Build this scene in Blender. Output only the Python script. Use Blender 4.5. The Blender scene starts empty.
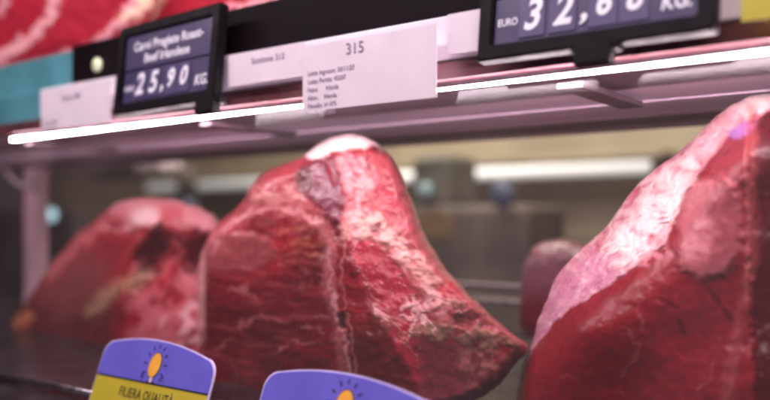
import bpy, bmesh, math, random
import numpy as np
from mathutils import Vector, Matrix
random.seed(3)
scene = bpy.context.scene
COL = scene.collection
Z0 = 1.25                                   # eye height of the camera
PSI = math.radians(36.8)
Fv = np.array([-math.sin(PSI), math.cos(PSI), 0.0])
Rv = np.array([math.cos(PSI), math.sin(PSI), 0.0])
FPX, HX, HY = 800.0, 385.0, 221.0           # lens in photo pixels, optical axis, horizon


def ray(px, py):
    a = (np.asarray(px, float) - HX) / FPX
    b = (HY - np.asarray(py, float)) / FPX
    return Fv + a[..., None] * Rv + b[..., None] * np.array([0, 0, 1.0])


def at_y(px, py, Y):
    r = ray(px, py)
    p = r * (Y / r[1]); p[2] += Z0
    return Vector(p)


# ------------------------------------------------------------------ noise
def _hash(ix, iy, seed):
    h = (ix.astype(np.int64) * 374761393 + iy.astype(np.int64) * 668265263 + seed * 1442695041) & 0xFFFFFFFF
    h = ((h ^ (h >> 13)) * 1274126177) & 0xFFFFFFFF
    return ((h ^ (h >> 16)) & 0xFFFF) / 65535.0


def gnoise(x, y, seed=0):
    ix, iy = np.floor(x), np.floor(y)
    fx, fy = x - ix, y - iy
    u, v = fx * fx * fx * (fx * (fx * 6 - 15) + 10), fy * fy * fy * (fy * (fy * 6 - 15) + 10)
    def g(dx, dy):
        an = _hash(ix + dx, iy + dy, seed) * 2 * np.pi
        return np.cos(an) * (fx - dx) + np.sin(an) * (fy - dy)
    a = g(0, 0) * (1 - u) + g(1, 0) * u
    b = g(0, 1) * (1 - u) + g(1, 1) * u
    return (a * (1 - v) + b * v) * 1.5


def fbm(x, y, scale, seed=0, octs=4, gain=.5):
    s, amp, tot, f = 0, 1.0, 0, 1.0 / scale
    for k in range(octs):
        s = s + amp * gnoise(x * f + 17.3 * k, y * f - 9.1 * k, seed + 31 * k)
        tot += amp; amp *= gain; f *= 2.03
    return s / tot


def ridged(x, y, scale, seed=0, octs=3):
    return 1 - np.abs(fbm(x, y, scale, seed, octs)) * 3.0


def sstep(a, b, x):
    t = np.clip((x - a) / (b - a), 0, 1)
    return t * t * (3 - 2 * t)


def seg_dist(x, y, pts):
    d = np.full(x.shape, 1e9); tt = np.zeros(x.shape); n = len(pts) - 1
    for k in range(n):
        (ax, ay), (bx, by) = pts[k][:2], pts[k + 1][:2]
        dx, dy = bx - ax, by - ay
        t = np.clip(((x - ax) * dx + (y - ay) * dy) / (dx * dx + dy * dy + 1e-9), 0, 1)
        q = np.hypot(x - ax - t * dx, y - ay - t * dy)
        m = q < d
        d = np.where(m, q, d); tt = np.where(m, (k + t) / n, tt)
    return d, tt


def sdpoly(x, y, poly):
    d, _ = seg_dist(x, y, list(poly) + [poly[0]])
    ins = np.zeros(x.shape, bool)
    n = len(poly)
    for i in range(n):
        (ax, ay), (bx, by) = poly[i], poly[(i + 1) % n]
        c = ((ay > y) != (by > y)) & (x < (bx - ax) * (y - ay) / (by - ay + 1e-12) + ax)
        ins ^= c
    return np.where(ins, -d, d)


def catmull(pts, n, closed=True):
    P = np.array(pts, float); m = len(P); out = []
    K = 40
    for i in range(m):
        p0, p1, p2, p3 = P[(i - 1) % m], P[i], P[(i + 1) % m], P[(i + 2) % m]
        for t in np.linspace(0, 1, K, endpoint=False):
            out.append(.5 * (2 * p1 + (p2 - p0) * t + (2 * p0 - 5 * p1 + 4 * p2 - p3) * t * t + (3 * p1 - p0 - 3 * p2 + p3) * t ** 3))
    out = np.array(out + [out[0]])
    L = np.concatenate([[0], np.cumsum(np.hypot(*np.diff(out, axis=0).T))])
    s = np.linspace(0, L[-1], n, endpoint=False)
    return np.stack([np.interp(s, L, out[:, 0]), np.interp(s, L, out[:, 1])], 1)


# ------------------------------------------------------------------ materials
def nmat(name, rgb, rough=.5, metal=0.0, emis=None, estr=0.0, var=.12, vscale=60, rvar=.12, coat=0.0, bump=0.0, bscale=200, spec=.5, stretch=(1, 1, 1)):
    m = bpy.data.materials.new(name); m.use_nodes = True
    nt = m.node_tree; b = nt.nodes['Principled BSDF']
    tc = nt.nodes.new('ShaderNodeTexCoord'); mp = nt.nodes.new('ShaderNodeMapping'); mp.inputs['Scale'].default_value = stretch
    nt.links.new(tc.outputs['Object'], mp.inputs['Vector'])
    nz = nt.nodes.new('ShaderNodeTexNoise'); nz.inputs['Scale'].default_value = vscale; nz.inputs['Detail'].default_value = 5
    nt.links.new(mp.outputs[0], nz.inputs['Vector'])
    mr = nt.nodes.new('ShaderNodeMapRange'); mr.inputs['From Min'].default_value = .3; mr.inputs['From Max'].default_value = .7
    mr.inputs['To Min'].default_value = 1 - var; mr.inputs['To Max'].default_value = 1 + var
    nt.links.new(nz.outputs['Fac'], mr.inputs['Value'])
    mx = nt.nodes.new('ShaderNodeMix'); mx.data_type = 'RGBA'; mx.blend_type = 'MULTIPLY'; mx.inputs['Factor'].default_value = 1
    mx.inputs['A'].default_value = (*rgb, 1)
    nt.links.new(mr.outputs[0], mx.inputs['B']); nt.links.new(mx.outputs['Result'], b.inputs['Base Color'])
    rr = nt.nodes.new('ShaderNodeMapRange'); rr.inputs['From Min'].default_value = .3; rr.inputs['From Max'].default_value = .7
    rr.inputs['To Min'].default_value = max(.03, rough - rvar); rr.inputs['To Max'].default_value = min(1, rough + rvar)
    nt.links.new(nz.outputs['Fac'], rr.inputs['Value']); nt.links.new(rr.outputs[0], b.inputs['Roughness'])
    b.inputs['Metallic'].default_value = metal; b.inputs['Specular IOR Level'].default_value = spec
    b.inputs['Coat Weight'].default_value = coat
    if emis:
        b.inputs['Emission Color'].default_value = (*emis, 1); b.inputs['Emission Strength'].default_value = estr
    if bump:
        n2 = nt.nodes.new('ShaderNodeTexNoise'); n2.inputs['Scale'].default_value = bscale; n2.inputs['Detail'].default_value = 4
        nt.links.new(mp.outputs[0], n2.inputs['Vector'])
        bp = nt.nodes.new('ShaderNodeBump'); bp.inputs['Strength'].default_value = bump; bp.inputs['Distance'].default_value = .002
        nt.links.new(n2.outputs['Fac'], bp.inputs['Height']); nt.links.new(bp.outputs[0], b.inputs['Normal'])
    return m


def meat_material(name, sss=.06, coat=.12):
    m = bpy.data.materials.new(name); m.use_nodes = True
    nt = m.node_tree; b = nt.nodes['Principled BSDF']; L = nt.links.new
    at = nt.nodes.new('ShaderNodeAttribute'); at.attribute_name = 'flesh'
    ft = nt.nodes.new('ShaderNodeAttribute'); ft.attribute_name = 'fatness'
    tc = nt.nodes.new('ShaderNodeTexCoord')
    n1 = nt.nodes.new('ShaderNodeTexNoise'); n1.inputs['Scale'].default_value = 260; n1.inputs['Detail'].default_value = 4; n1.inputs['Roughness'].default_value = .5
    mp = nt.nodes.new('ShaderNodeMapping'); mp.inputs['Scale'].default_value = (1, 1, .45); mp.inputs['Rotation'].default_value = (.3, .5, .2)
    L(tc.outputs['Object'], mp.inputs[0]); L(mp.outputs[0], n1.inputs['Vector'])
    mr = nt.nodes.new('ShaderNodeMapRange'); mr.inputs['From Min'].default_value = .3; mr.inputs['From Max'].default_value = .7
    mr.inputs['To Min'].default_value = .88; mr.inputs['To Max'].default_value = 1.12
    L(n1.outputs['Fac'], mr.inputs['Value'])
    mx = nt.nodes.new('ShaderNodeMix'); mx.data_type = 'RGBA'; mx.blend_type = 'MULTIPLY'; mx.inputs['Factor'].default_value = 1
    L(at.outputs['Color'], mx.inputs['A']); L(mr.outputs[0], mx.inputs['B'])
    L(mx.outputs['Result'], b.inputs['Base Color'])
    n2 = nt.nodes.new('ShaderNodeTexNoise'); n2.inputs['Scale'].default_value = 160; n2.inputs['Detail'].default_value = 5
    L(mp.outputs[0], n2.inputs['Vector'])
    r = nt.nodes.new('ShaderNodeMapRange'); r.inputs['From Min'].default_value = .3; r.inputs['From Max'].default_value = .7
    r.inputs['To Min'].default_value = .22; r.inputs['To Max'].default_value = .42
    L(n2.outputs['Fac'], r.inputs['Value']); L(r.outputs[0], b.inputs['Roughness'])
    bp = nt.nodes.new('ShaderNodeBump'); bp.inputs['Strength'].default_value = .22; bp.inputs['Distance'].default_value = .001
    ad = nt.nodes.new('ShaderNodeMath'); ad.operation = 'ADD'
    L(n1.outputs['Fac'], ad.inputs[0]); L(n2.outputs['Fac'], ad.inputs[1]); L(ad.outputs[0], bp.inputs['Height'])
    L(bp.outputs[0], b.inputs['Normal'])
    b.inputs['Specular IOR Level'].default_value = .2
    b.inputs['Subsurface Weight'].default_value = sss
    b.inputs['Subsurface Radius'].default_value = (1, .25, .2); b.inputs['Subsurface Scale'].default_value = .004
    b.inputs['Coat Weight'].default_value = coat; b.inputs['Coat Roughness'].default_value = .16
    return m


M = {}
M['black'] = nmat('black_plastic', (.006, .0045, .006), .55, var=.2, spec=.12)
M['gloss_black'] = nmat('black_lacquer', (.006, .0035, .005), .5, var=.2, spec=.08, vscale=20)
M['violet_panel'] = nmat('violet_board', (.036, .026, .082), .5, var=.12, vscale=40)
M['violet_cell'] = nmat('violet_digit_flap', (.058, .042, .125), .45, var=.12, vscale=40)
M['digit'] = nmat('white_lettering', (.80, .78, .84), .5, var=.04)
M['paper'] = nmat('white_paper', (.74, .64, .70), .6, var=.05, vscale=30)
M['ink'] = nmat('grey_print', (.30, .25, .32), .6)
M['rail_white'] = nmat('white_label_rail', (.74, .68, .74), .35, var=.06, vscale=15)
M['maroon'] = nmat('maroon_trim', (.12, .042, .048), .35, var=.3, vscale=14)
M['alu'] = nmat('pale_aluminium', (.72, .68, .74), .28, metal=.85, var=.05)
M['steel'] = nmat('pinkish_brushed_steel', (.82, .62, .76), .36, metal=.1, var=.12, vscale=25, stretch=(.08, 1, 1))
M['steel_dark'] = nmat('dark_channel', (.16, .105, .13), .45, metal=.3, var=.3)
M['chrome'] = nmat('chrome', (.7, .68, .72), .12, metal=1.0, var=.04)
M['led'] = nmat('lit_tube', (.9, .9, .9), .4, emis=(1.0, .80, .90), estr=125.0, var=.0)
M['teal'] = nmat('teal_plastic', (.075, .25, .29), .45, var=.18, vscale=20)
M['sign_violet'] = nmat('violet_card', (.125, .105, .50), .38, var=.06, vscale=30)
M['sign_yellow'] = nmat('mustard_card', (.45, .36, .030), .42, var=.06, vscale=30)
M['sign_edge'] = nmat('clear_card_edge', (.62, .52, .78), .3)
M['orange'] = nmat('orange_print', (.78, .36, .045), .45, var=.06)
M['outline'] = nmat('black_print', (.012, .01, .02), .5)
M['pale_pink'] = nmat('pale_print', (.7, .45, .5), .5)
M['deck'] = nmat('dark_deck', (.022, .016, .018), .3, var=.4, vscale=25, metal=.2)
M['post'] = nmat('pink_white_post', (.78, .50, .58), .4, var=.1, vscale=20)
M['yellow_paper'] = nmat('yellow_label', (.50, .42, .05), .5, var=.06)
M['wall'] = nmat('olive_wall', (.25, .205, .135), .6, var=.25, vscale=4)
M['wall_low'] = nmat('dark_backsplash', (.045, .034, .028), .5, var=.4, vscale=6)
M['tube2'] = nmat('fluorescent_tube', (.9, .9, .9), .4, emis=(1.0, .97, .95), estr=.30, var=0)
M['machine'] = nmat('dark_machine', (.085, .066, .048), .7, var=.5, vscale=9)
M['machine_grey'] = nmat('grey_green_machine', (.11, .105, .075), .6, var=.35, vscale=20)
M['blue'] = nmat('muted_blue', (.05, .07, .11), .4, var=.2)
M['ochre'] = nmat('ochre', (.15, .10, .04), .5, var=.2)
M['pinkish'] = nmat('pinkish_white', (.74, .58, .62), .5, var=.1)
M['dial'] = nmat('pale_blue_lens', (.4, .6, .7), .3, emis=(.55, .85, 1.0), estr=.9)
M['dull_lens'] = nmat('dull_teal_lens', (.25, .36, .36), .4, var=.2)
M['rail_metal'] = nmat('dull_rail_metal', (.30, .25, .26), .35, metal=.8)
M['clip'] = nmat('pale_green_reflection', (.62, .66, .45), .3, emis=(.8, .85, .5), estr=.25)  # glowing stand-in for a lamp reflected in the black panel
M['meat'] = meat_material('raw_beef')


# ------------------------------------------------------------------ object helpers
def link(name, mesh, mat=None, parent=None):
    o = bpy.data.objects.new(name, mesh); COL.objects.link(o)
    if mat and not mesh.materials:
        mesh.materials.append(mat)
    if parent: o.parent = parent
    return o


def thing(name, label, cat, loc=(0, 0, 0), rot=(0, 0, 0), group=None):
    o = bpy.data.objects.new(name, None); COL.objects.link(o); o.empty_display_size = .02
    o.location = loc; o.rotation_euler = rot
    return tag(o, label, cat, group)


def tag(o, label, cat, group=None):
    o['label'] = label; o['category'] = cat
    if group: o['group'] = group
    return o


def box(name, x0, x1, y0, y1, z0, z1, mat, parent=None, bevel=.001, seg=2):
    bm = bmesh.new()
    bmesh.ops.create_cube(bm, size=1)
    for v in bm.verts:
        v.co = Vector(((x0 + x1) / 2 + v.co.x * (x1 - x0), (y0 + y1) / 2 + v.co.y * (y1 - y0), (z0 + z1) / 2 + v.co.z * (z1 - z0)))
    bv = min(bevel, .45 * min(abs(x1 - x0), abs(y1 - y0), abs(z1 - z0)))
    if bv > 0:
        bmesh.ops.bevel(bm, geom=bm.edges[:], offset=bv, segments=seg, affect='EDGES', profile=.5)
    return from_bm(name, bm, mat, parent)


def from_bm(name, bm, mat, parent=None, smooth=False):
    me = bpy.data.meshes.new(name)
    bmesh.ops.recalc_face_normals(bm, faces=bm.faces[:])
    bm.to_mesh(me); bm.free()
    if smooth:
        me.shade_smooth()
    return link(name, me, mat, parent)


def prism(name, pts, z0, z1, mat, parent=None, bevel=0):
    """polygon in local xy extruded from z0 to z1"""
    bm = bmesh.new()
    vs = [bm.verts.new((p[0], p[1], z0)) for p in pts]
    f = bm.faces.new(vs)
    r = bmesh.ops.extrude_face_region(bm, geom=[f])
    for v in r['geom']:
        if isinstance(v, bmesh.types.BMVert): v.co.z = z1
    if bevel:
        bmesh.ops.bevel(bm, geom=[e for e in bm.edges if abs(e.verts[0].co.z - e.verts[1].co.z) < 1e-6], offset=bevel, segments=2, affect='EDGES')
    return from_bm(name, bm, mat, parent)


def tube(name, pts, r, mat, parent=None, n=14, caps=True):
    bm = bmesh.new(); rings = []
    P = [Vector(p) for p in pts]
    for i, p in enumerate(P):
        d = ((P[i + 1] if i + 1 < len(P) else p) - (P[i - 1] if i else p)).normalized()
        up = Vector((0, 0, 1)) if abs(d.z) < .9 else Vector((1, 0, 0))
        s = d.cross(up).normalized(); t = s.cross(d)
        rr = r[i] if hasattr(r, '__len__') else r
        rings.append([bm.verts.new(p + (s * math.cos(2 * math.pi * k / n) + t * math.sin(2 * math.pi * k / n)) * rr) for k in range(n)])
    for a, b in zip(rings, rings[1:]):
        for k in range(n):
            bm.faces.new((a[k], a[(k + 1) % n], b[(k + 1) % n], b[k]))
    if caps:
        bm.faces.new(rings[0]); bm.faces.new(rings[-1][::-1])
    return from_bm(name, bm, mat, parent, True)


def lathe(name, prof, mat, parent=None, loc=(0, 0, 0), n=28, axis='Z'):
    bm = bmesh.new(); rings = []
    for r, z in prof:
        rings.append([bm.verts.new((r * math.cos(2 * math.pi * k / n), r * math.sin(2 * math.pi * k / n), z)) for k in range(n)])
    for a, b in zip(rings, rings[1:]):
        for k in range(n):
            bm.faces.new((a[k], a[(k + 1) % n], b[(k + 1) % n], b[k]))
    bm.faces.new(rings[0]); bm.faces.new(rings[-1])
    if axis == 'Y':
        bmesh.ops.rotate(bm, verts=bm.verts[:], matrix=Matrix.Rotation(math.pi / 2, 3, 'X'))
    bmesh.ops.translate(bm, verts=bm.verts[:], vec=loc)
    return from_bm(name, bm, mat, parent, True)


def text(name, body, size, x, y, z, mat, parent, sx=1.0, bold=0.0, shear=0.0, align='LEFT', thick=.0002):
    cu = bpy.data.curves.new(name + '_curve', 'FONT'); cu.body = body; cu.size = size
    cu.offset = bold; cu.shear = shear; cu.align_x = align; cu.space_line = 1.28; cu.space_character = 1.12 if name == 'card_words' else 1.0; cu.extrude = thick / 2; cu.resolution_u = 4
    tmp = bpy.data.objects.new('tmp', cu); COL.objects.link(tmp)
    bpy.context.view_layer.update()
    me = bpy.data.meshes.new_from_object(tmp.evaluated_get(bpy.context.evaluated_depsgraph_get()))
    bpy.data.objects.remove(tmp); bpy.data.curves.remove(cu)
    me.transform(Matrix.Translation((x, y, z)) @ Matrix.Diagonal((sx, 1, 1, 1)))
    me.name = name; me.materials.clear()
    return link(name, me, mat, parent)


# ------------------------------------------------------------------ beef cuts
def mix(c, col, m):
    m = np.clip(m, 0, 1)[..., None]
    return c * (1 - m) + np.array(col) * m


def rbf(ctrl, x, y, eps=32.0):
    C = np.array(ctrl, float)
    D = np.hypot(C[:, 0][:, None] - C[:, 0][None], C[:, 1][:, None] - C[:, 1][None])
    k = lambda d: np.sqrt(d * d + eps * eps)
    A = np.zeros((len(C) + 1,) * 2); A[:-1, :-1] = -k(D); A[-1, :-1] = 1; A[:-1, -1] = 1
    w = np.linalg.solve(A + np.eye(len(A)) * 1e-6, np.append(C[:, 2], 0))
    s = np.full(x.shape, w[-1])
    for (cx, cy, _), ww in zip(C, w[:-1]):
        s -= ww * k(np.hypot(x - cx, y - cy))
    return s


def beef(name, label, outline, centre, Y, ctrl, paint, group, N=900, Mr=200, edge_px=34, back=.05, jag=1.2, relief=1.0, seed=1, eps=32.0):
    O = catmull(outline, N)
    jx = fbm(O[:, 0], O[:, 1], 22, seed + 5, 4) * jag * 2; jy = fbm(O[:, 0], O[:, 1], 22, seed + 9, 4) * jag * 2
    O = O + np.stack([jx, jy], 1)
    c = np.array(centre, float)
    s = 1 - (1 - np.linspace(0, 1, Mr)) ** 1.25          # rings crowd a little toward the rim
    s[0] = .002
    U = c[0] + (O[:, 0] - c[0])[None] * s[:, None]; V = c[1] + (O[:, 1] - c[1])[None] * s[:, None]
    e = (1 - s)[:, None] * np.hypot(O[:, 0] - c[0], O[:, 1] - c[1])[None]
    prof = np.sqrt(np.clip(1 - (1 - np.clip(e / edge_px, 0, 1)) ** 2, 0, 1))
    col, fat, dh = paint(U, V)
    H = prof * np.maximum(rbf(ctrl, U, V, eps), .004) + prof * (dh + relief * (.0040 * fbm(U, V, 46, seed, 3) + .0010 * fbm(U, V, 13, seed + 2, 3)))
    r = ray(U, V); d = (Y / r[..., 1])
    front = r * (d - H)[..., None]
    sb = s[::-4][1:] if len(s[::-4]) > 1 else s[::-1]
    Ub = c[0] + (O[:, 0] - c[0])[None] * sb[:, None]; Vb = c[1] + (O[:, 1] - c[1])[None] * sb[:, None]
    eb = (1 - sb)[:, None] * np.hypot(O[:, 0] - c[0], O[:, 1] - c[1])[None]
    pb = np.sqrt(np.clip(1 - (1 - np.clip(eb / (edge_px * 2.2), 0, 1)) ** 2, 0, 1))
    Hb = pb * (back + .008 * fbm(Ub, Vb, 60, seed + 20, 3))
    rb = ray(Ub, Vb); db = Y / rb[..., 1]
    backp = rb * (db + Hb)[..., None]
    colb, fatb, _ = paint(Ub, Vb)
    colb = mix(colb, (.42, .20, .20), .55 + .6 * fbm(Ub, Vb, 40, seed + 3, 3))
    pts = np.concatenate([front.reshape(-1, 3), backp.reshape(-1, 3)])
    cols = np.concatenate([col.reshape(-1, 3), colb.reshape(-1, 3)])
    fats = np.concatenate([fat.reshape(-1), fatb.reshape(-1)])
    R = Mr + len(sb)
    i = np.arange(R - 1)[:, None] * N; j = np.arange(N)[None]
    a = i + j; b = i + (j + 1) % N
    quads = np.stack([a, a + N, b + N, b], -1).reshape(-1, 4)
    # caps at both poles
    base = pts.mean(0); base[2] = pts[:, 2].min()
    me = bpy.data.meshes.new(name)
    nq = len(quads); capA = np.arange(N)[::-1]; capB = (R - 1) * N + np.arange(N)
    loops = np.concatenate([quads.ravel(), capA, capB])
    me.vertices.add(len(pts)); me.loops.add(len(loops)); me.polygons.add(nq + 2)
    me.vertices.foreach_set('co', (pts - base).astype(np.float32).ravel())
    me.loops.foreach_set('vertex_index', loops.astype(np.int32))
    me.polygons.foreach_set('loop_start', np.concatenate([np.arange(nq) * 4, [nq * 4, nq * 4 + N]]).astype(np.int32))
    me.update(calc_edges=True); me.validate()
    at = me.attributes.new('flesh', 'FLOAT_COLOR', 'POINT')
    at.data.foreach_set('color', np.concatenate([np.clip(cols, 0, 1), np.ones((len(cols), 1))], 1).astype(np.float32).ravel())
    fa = me.attributes.new('fatness', 'FLOAT', 'POINT'); fa.data.foreach_set('value', fats.astype(np.float32))
    bm = bmesh.new(); bm.from_mesh(me); bmesh.ops.recalc_face_normals(bm, faces=bm.faces[:]); bm.to_mesh(me); bm.free()
    me.shade_smooth()
    o = link(name, me, M['meat'])
    o.location = Vector(base) + Vector((0, 0, Z0))
    return tag(o, label, 'meat', group)


LEAN_D = (.070, .0030, .0055); LEAN = (.18, .0060, .0115); LEAN_B = (.34, .013, .028)
FAT = (.70, .44, .43); FATW = (.78, .60, .57); FASC = (.52, .22, .24); TAN = (.34, .19, .13); PURP = (.26, .075, .14)


def warp(x, y, amp, scale, seed):
    return x + amp * fbm(x, y, scale, seed, 4) * 2, y + amp * fbm(x, y, scale, seed + 50, 4) * 2


def flow(x, y, ang, long, short, seed, octs=4):
    c, s = math.cos(ang), math.sin(ang)
    return fbm((x * c + y * s) / long, (-x * s + y * c) / short, 1.0, seed, octs)


def lean_base(x, y, seed, ang):
    c = np.zeros(x.shape + (3,)) + np.array(LEAN)
    f = flow(x, y, ang, 50, 9, seed)
    c = mix(c, LEAN_D, sstep(-.15, .35, fbm(x, y, 60, seed + 1, 4)) * .8)
    c = mix(c, LEAN_B, sstep(.1, .45, f) * .5)
    c = mix(c, LEAN_D, sstep(.1, .5, -f) * .6)
    ms = sstep(.80, 1.0, ridged(*warp(x, y, 10, 25, seed + 7), 34, seed + 8)) * sstep(.0, .35, fbm(x, y, 55, seed + 12, 3))
    c = mix(c, (.34, .09, .10), ms * .3)
    return c, f, ms


def stroke(c, fat, x, y, pts, w, col, k=1.0, soft=.6, seed=0, wob=3.0, taper=False):
    wx, wy = warp(x, y, wob, 12, seed)
    d, t = seg_dist(wx, wy, pts)
    ww = w * (np.sin(np.pi * np.clip(t, .02, .98)) if taper else 1.0)
    m = (1 - sstep(ww * (1 - soft), ww * (1 + soft), d)) * k
    return mix(c, col, m), np.maximum(fat, m), m


def region(c, x, y, poly, col, k=1.0, soft=5, seed=0, wob=5.0):
    wx, wy = warp(x, y, wob, 16, seed)
    m = (1 - sstep(-soft, soft, sdpoly(wx, wy, poly))) * k
    return mix(c, col, m), m


def paint_mid(x, y):
    c, f, ms = lean_base(x, y, 11, .25); fat = np.zeros(x.shape); dh = .0004 * f
    # darker, browner lower left face with faint level fibres
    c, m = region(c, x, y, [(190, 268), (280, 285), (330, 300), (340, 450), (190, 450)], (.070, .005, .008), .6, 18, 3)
    fb = sstep(.05, .4, flow(x, y, .12, 60, 7, 91)) * (x < 335) * sstep(240, 280, y)
    c = mix(c, (.24, .040, .040), fb * .5)
    fb = sstep(.1, .4, flow(x, y, -.1, 50, 6, 92)) * (x < 330) * sstep(240, 280, y)
    c = mix(c, (.05, .004, .006), fb * .5)
    # upper left shoulder, thin membrane over lean
    c, m = region(c, x, y, [(198, 300), (204, 236), (243, 196), (262, 172), (306, 154), (312, 180), (330, 222), (326, 240), (296, 218), (262, 214), (230, 236), (212, 262)], (.30, .048, .056), .7, 7, 5)
    c, m = region(c, x, y, [(250, 188), (290, 184), (302, 200), (272, 205), (246, 204)], (.44, .18, .16), .65 * sstep(-.3, .2, fbm(x, y, 16, 93, 3)), 6, 6)
    dh = dh + m * .002
    c, fat, m = stroke(c, fat, x, y, [(256, 212), (282, 208), (304, 214), (322, 228), (330, 244)], 2.0, (.50, .20, .20), .75, .8, 94, 4)
    c, fat, m = stroke(c, fat, x, y, [(204, 250), (222, 228), (246, 216), (262, 212)], 2.0, (.46, .17, .18), .6, .8, 95, 3)
    # oval glass reflection painted as a paler raised patch of flesh
    c, m = region(c, x, y, [(202, 250), (216, 238), (250, 232), (270, 240), (276, 256), (262, 268), (230, 274), (206, 270)], (.20, .042, .046), .75, 4.0, 7, 3)
    dh = dh + m * .0025
    # rib like streaks
    st = sstep(-.2, .7, np.sin((y + x * .08) * .55 + 7 * fbm(x, y, 26, 4, 3)) + 1.6 * fbm(x, y, 14, 6, 3))
    c, m = region(c, x, y, [(278, 222), (322, 228), (328, 262), (280, 258)], (.30, .070, .040), .55 * st, 8, 8)
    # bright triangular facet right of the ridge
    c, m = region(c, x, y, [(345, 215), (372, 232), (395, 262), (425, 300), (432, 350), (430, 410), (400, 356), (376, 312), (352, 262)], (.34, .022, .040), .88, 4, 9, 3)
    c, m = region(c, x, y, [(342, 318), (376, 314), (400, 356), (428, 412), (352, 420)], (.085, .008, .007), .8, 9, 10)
    # right flank: dull red rim, mottled pink fat over red
    n1 = fbm(x, y, 20, 60, 3); n2 = fbm(x, y, 12, 61, 3)
    band = [(340, 152), (388, 150), (408, 184), (424, 226), (440, 262), (482, 304), (530, 345), (505, 348), (468, 338), (430, 318), (396, 262), (368, 222), (346, 226), (338, 200)]
    c, m = region(c, x, y, band, (.34, .058, .068), .95, 4, 12, 4)
    fat = np.maximum(fat, m); dh = dh + m * (.001 + .003 * n1)
    for k, (poly, col, a) in enumerate([
            ([(334, 160), (352, 156), (358, 176), (352, 192), (340, 184)], (.56, .22, .23), .8),
            ([(356, 180), (370, 176), (374, 192), (362, 198)], (.60, .34, .31), .8),
            ([(338, 228), (352, 214), (368, 208), (392, 224), (412, 244), (428, 264), (446, 286), (470, 312), (440, 306), (412, 278), (388, 250), (366, 236), (350, 240)], (.54, .25, .22), .95),
            ([(352, 222), (372, 214), (396, 232), (418, 258), (408, 262), (384, 242), (360, 234)], (.64, .37, .32), .75),
            ([(426, 290), (440, 288), (448, 304), (442, 318), (428, 312)], (.54, .25, .24), .85)]):
        c, m2 = region(c, x, y, poly, col, a * np.clip(.85 + 2.0 * n2, .15, 1), 5, 100 + k, 6)
        dh = dh + m2 * .0014
    for k, (poly, col, a) in enumerate([
            ([(358, 158), (368, 156), (373, 168), (364, 172)], (.13, .008, .014), .8),
            ([(370, 188), (394, 186), (400, 208), (384, 214), (372, 204)], (.34, .030, .045), .8),
            ([(396, 162), (410, 180), (428, 236), (446, 268), (470, 294), (452, 288), (424, 256), (408, 222), (400, 190)], (.30, .075, .080), .7),
            ([(434, 282), (456, 284), (460, 294), (440, 296)], (.36, .022, .035), .85),
            ([(447, 303), (470, 300), (496, 324), (478, 330), (452, 324)], (.11, .022, .016), .8 * sstep(-.3, .1, n2))]):
        c, m2 = region(c, x, y, poly, col, a, 4, 110 + k, 5)
    # tan dried edge, purple red end and mottled lower right
    c, m5 = region(c, x, y, [(414, 336), (450, 334), (470, 350), (514, 362), (490, 395), (450, 415), (424, 400)], (.12, .016, .022), .9, 6, 16)
    c, m5 = region(c, x, y, [(460, 345), (500, 350), (524, 352), (512, 366), (488, 390), (462, 384)], (.28, .095, .085), .75 * sstep(-.2, .25, n2), 7, 17)
    c, m4 = region(c, x, y, [(360, 322), (420, 322), (450, 322), (500, 334), (530, 346), (518, 356), (470, 346), (424, 338), (376, 334)], (.22, .115, .075), .8 * sstep(-.35, .1, n1) * sstep(340, 420, x), 5, 15, 5)
    dh = dh + m4 * .002
    for k, pts in enumerate([[(407, 293), (414, 304), (421, 312), (412, 326), (408, 342)], [(396, 316), (408, 318), (416, 320)], [(414, 304), (400, 308)], [(368, 304), (380, 314), (390, 320)]]):
        c, fat, m = stroke(c, fat, x, y, pts, 2.6, (.58, .30, .29), .75, .8, 120 + k, 4, True)
        dh = dh + m * .0015
    # purple silverskin lobe below the peak
    c, m = region(c, x, y, [(298, 170), (316, 158), (334, 158), (342, 176), (345, 200), (341, 222), (334, 222), (320, 208), (306, 194)], (.105, .012, .028), .92, 3.5, 20, 3)
    dh = dh + m * .0025
    c, q = region(c, x, y, [(310, 172), (326, 172), (338, 200), (338, 216), (328, 208), (314, 190)], (.14, .032, .058), .6 * sstep(-.3, .2, fbm(x, y, 14, 86, 3)), 4, 87, 3)  # sheen of the lobe painted as a lighter purple
    c, q = region(c, x, y, [(294, 172), (306, 168), (312, 186), (308, 198), (298, 190)], (.06, .003, .007), .9, 3, 21, 3)
    dh = dh - q * .003
    c, fat, q = stroke(c, fat, x, y, [(327, 162), (330, 172), (335, 184)], 2.5, (.16, .006, .012), .9, .8, 22, 2)
    dh = dh - q * .003
    # pale vertical membranes in the middle
    c, fat, m = stroke(c, fat, x, y, [(362, 160), (362, 190), (352, 222), (356, 244)], 3.0, (.52, .24, .24), .7, .8, 30, 5)
    c, fat, m = stroke(c, fat, x, y, [(322, 228), (332, 246), (328, 270), (330, 300), (338, 322), (344, 372), (350, 410)], 6, (.30, .072, .072), .85, .7, 31, 3)
    dh = dh + m * .002
    c, fat, m = stroke(c, fat, x, y, [(328, 246), (331, 280), (335, 306), (345, 340), (350, 384)], 1.5, (.44, .21, .22), .75, .95, 32, 4)
    c, fat, m = stroke(c, fat, x, y, [(348, 228), (340, 262), (344, 300), (350, 330), (356, 372)], 1.2, (.36, .12, .12), .65, .95, 33, 4)
    c, q = region(c, x, y, [(337, 314), (344, 312), (346, 328), (338, 330)], (.03, .004, .005), .9, 2.5, 34, 1.5)
    dh = dh - q * .005
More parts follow.
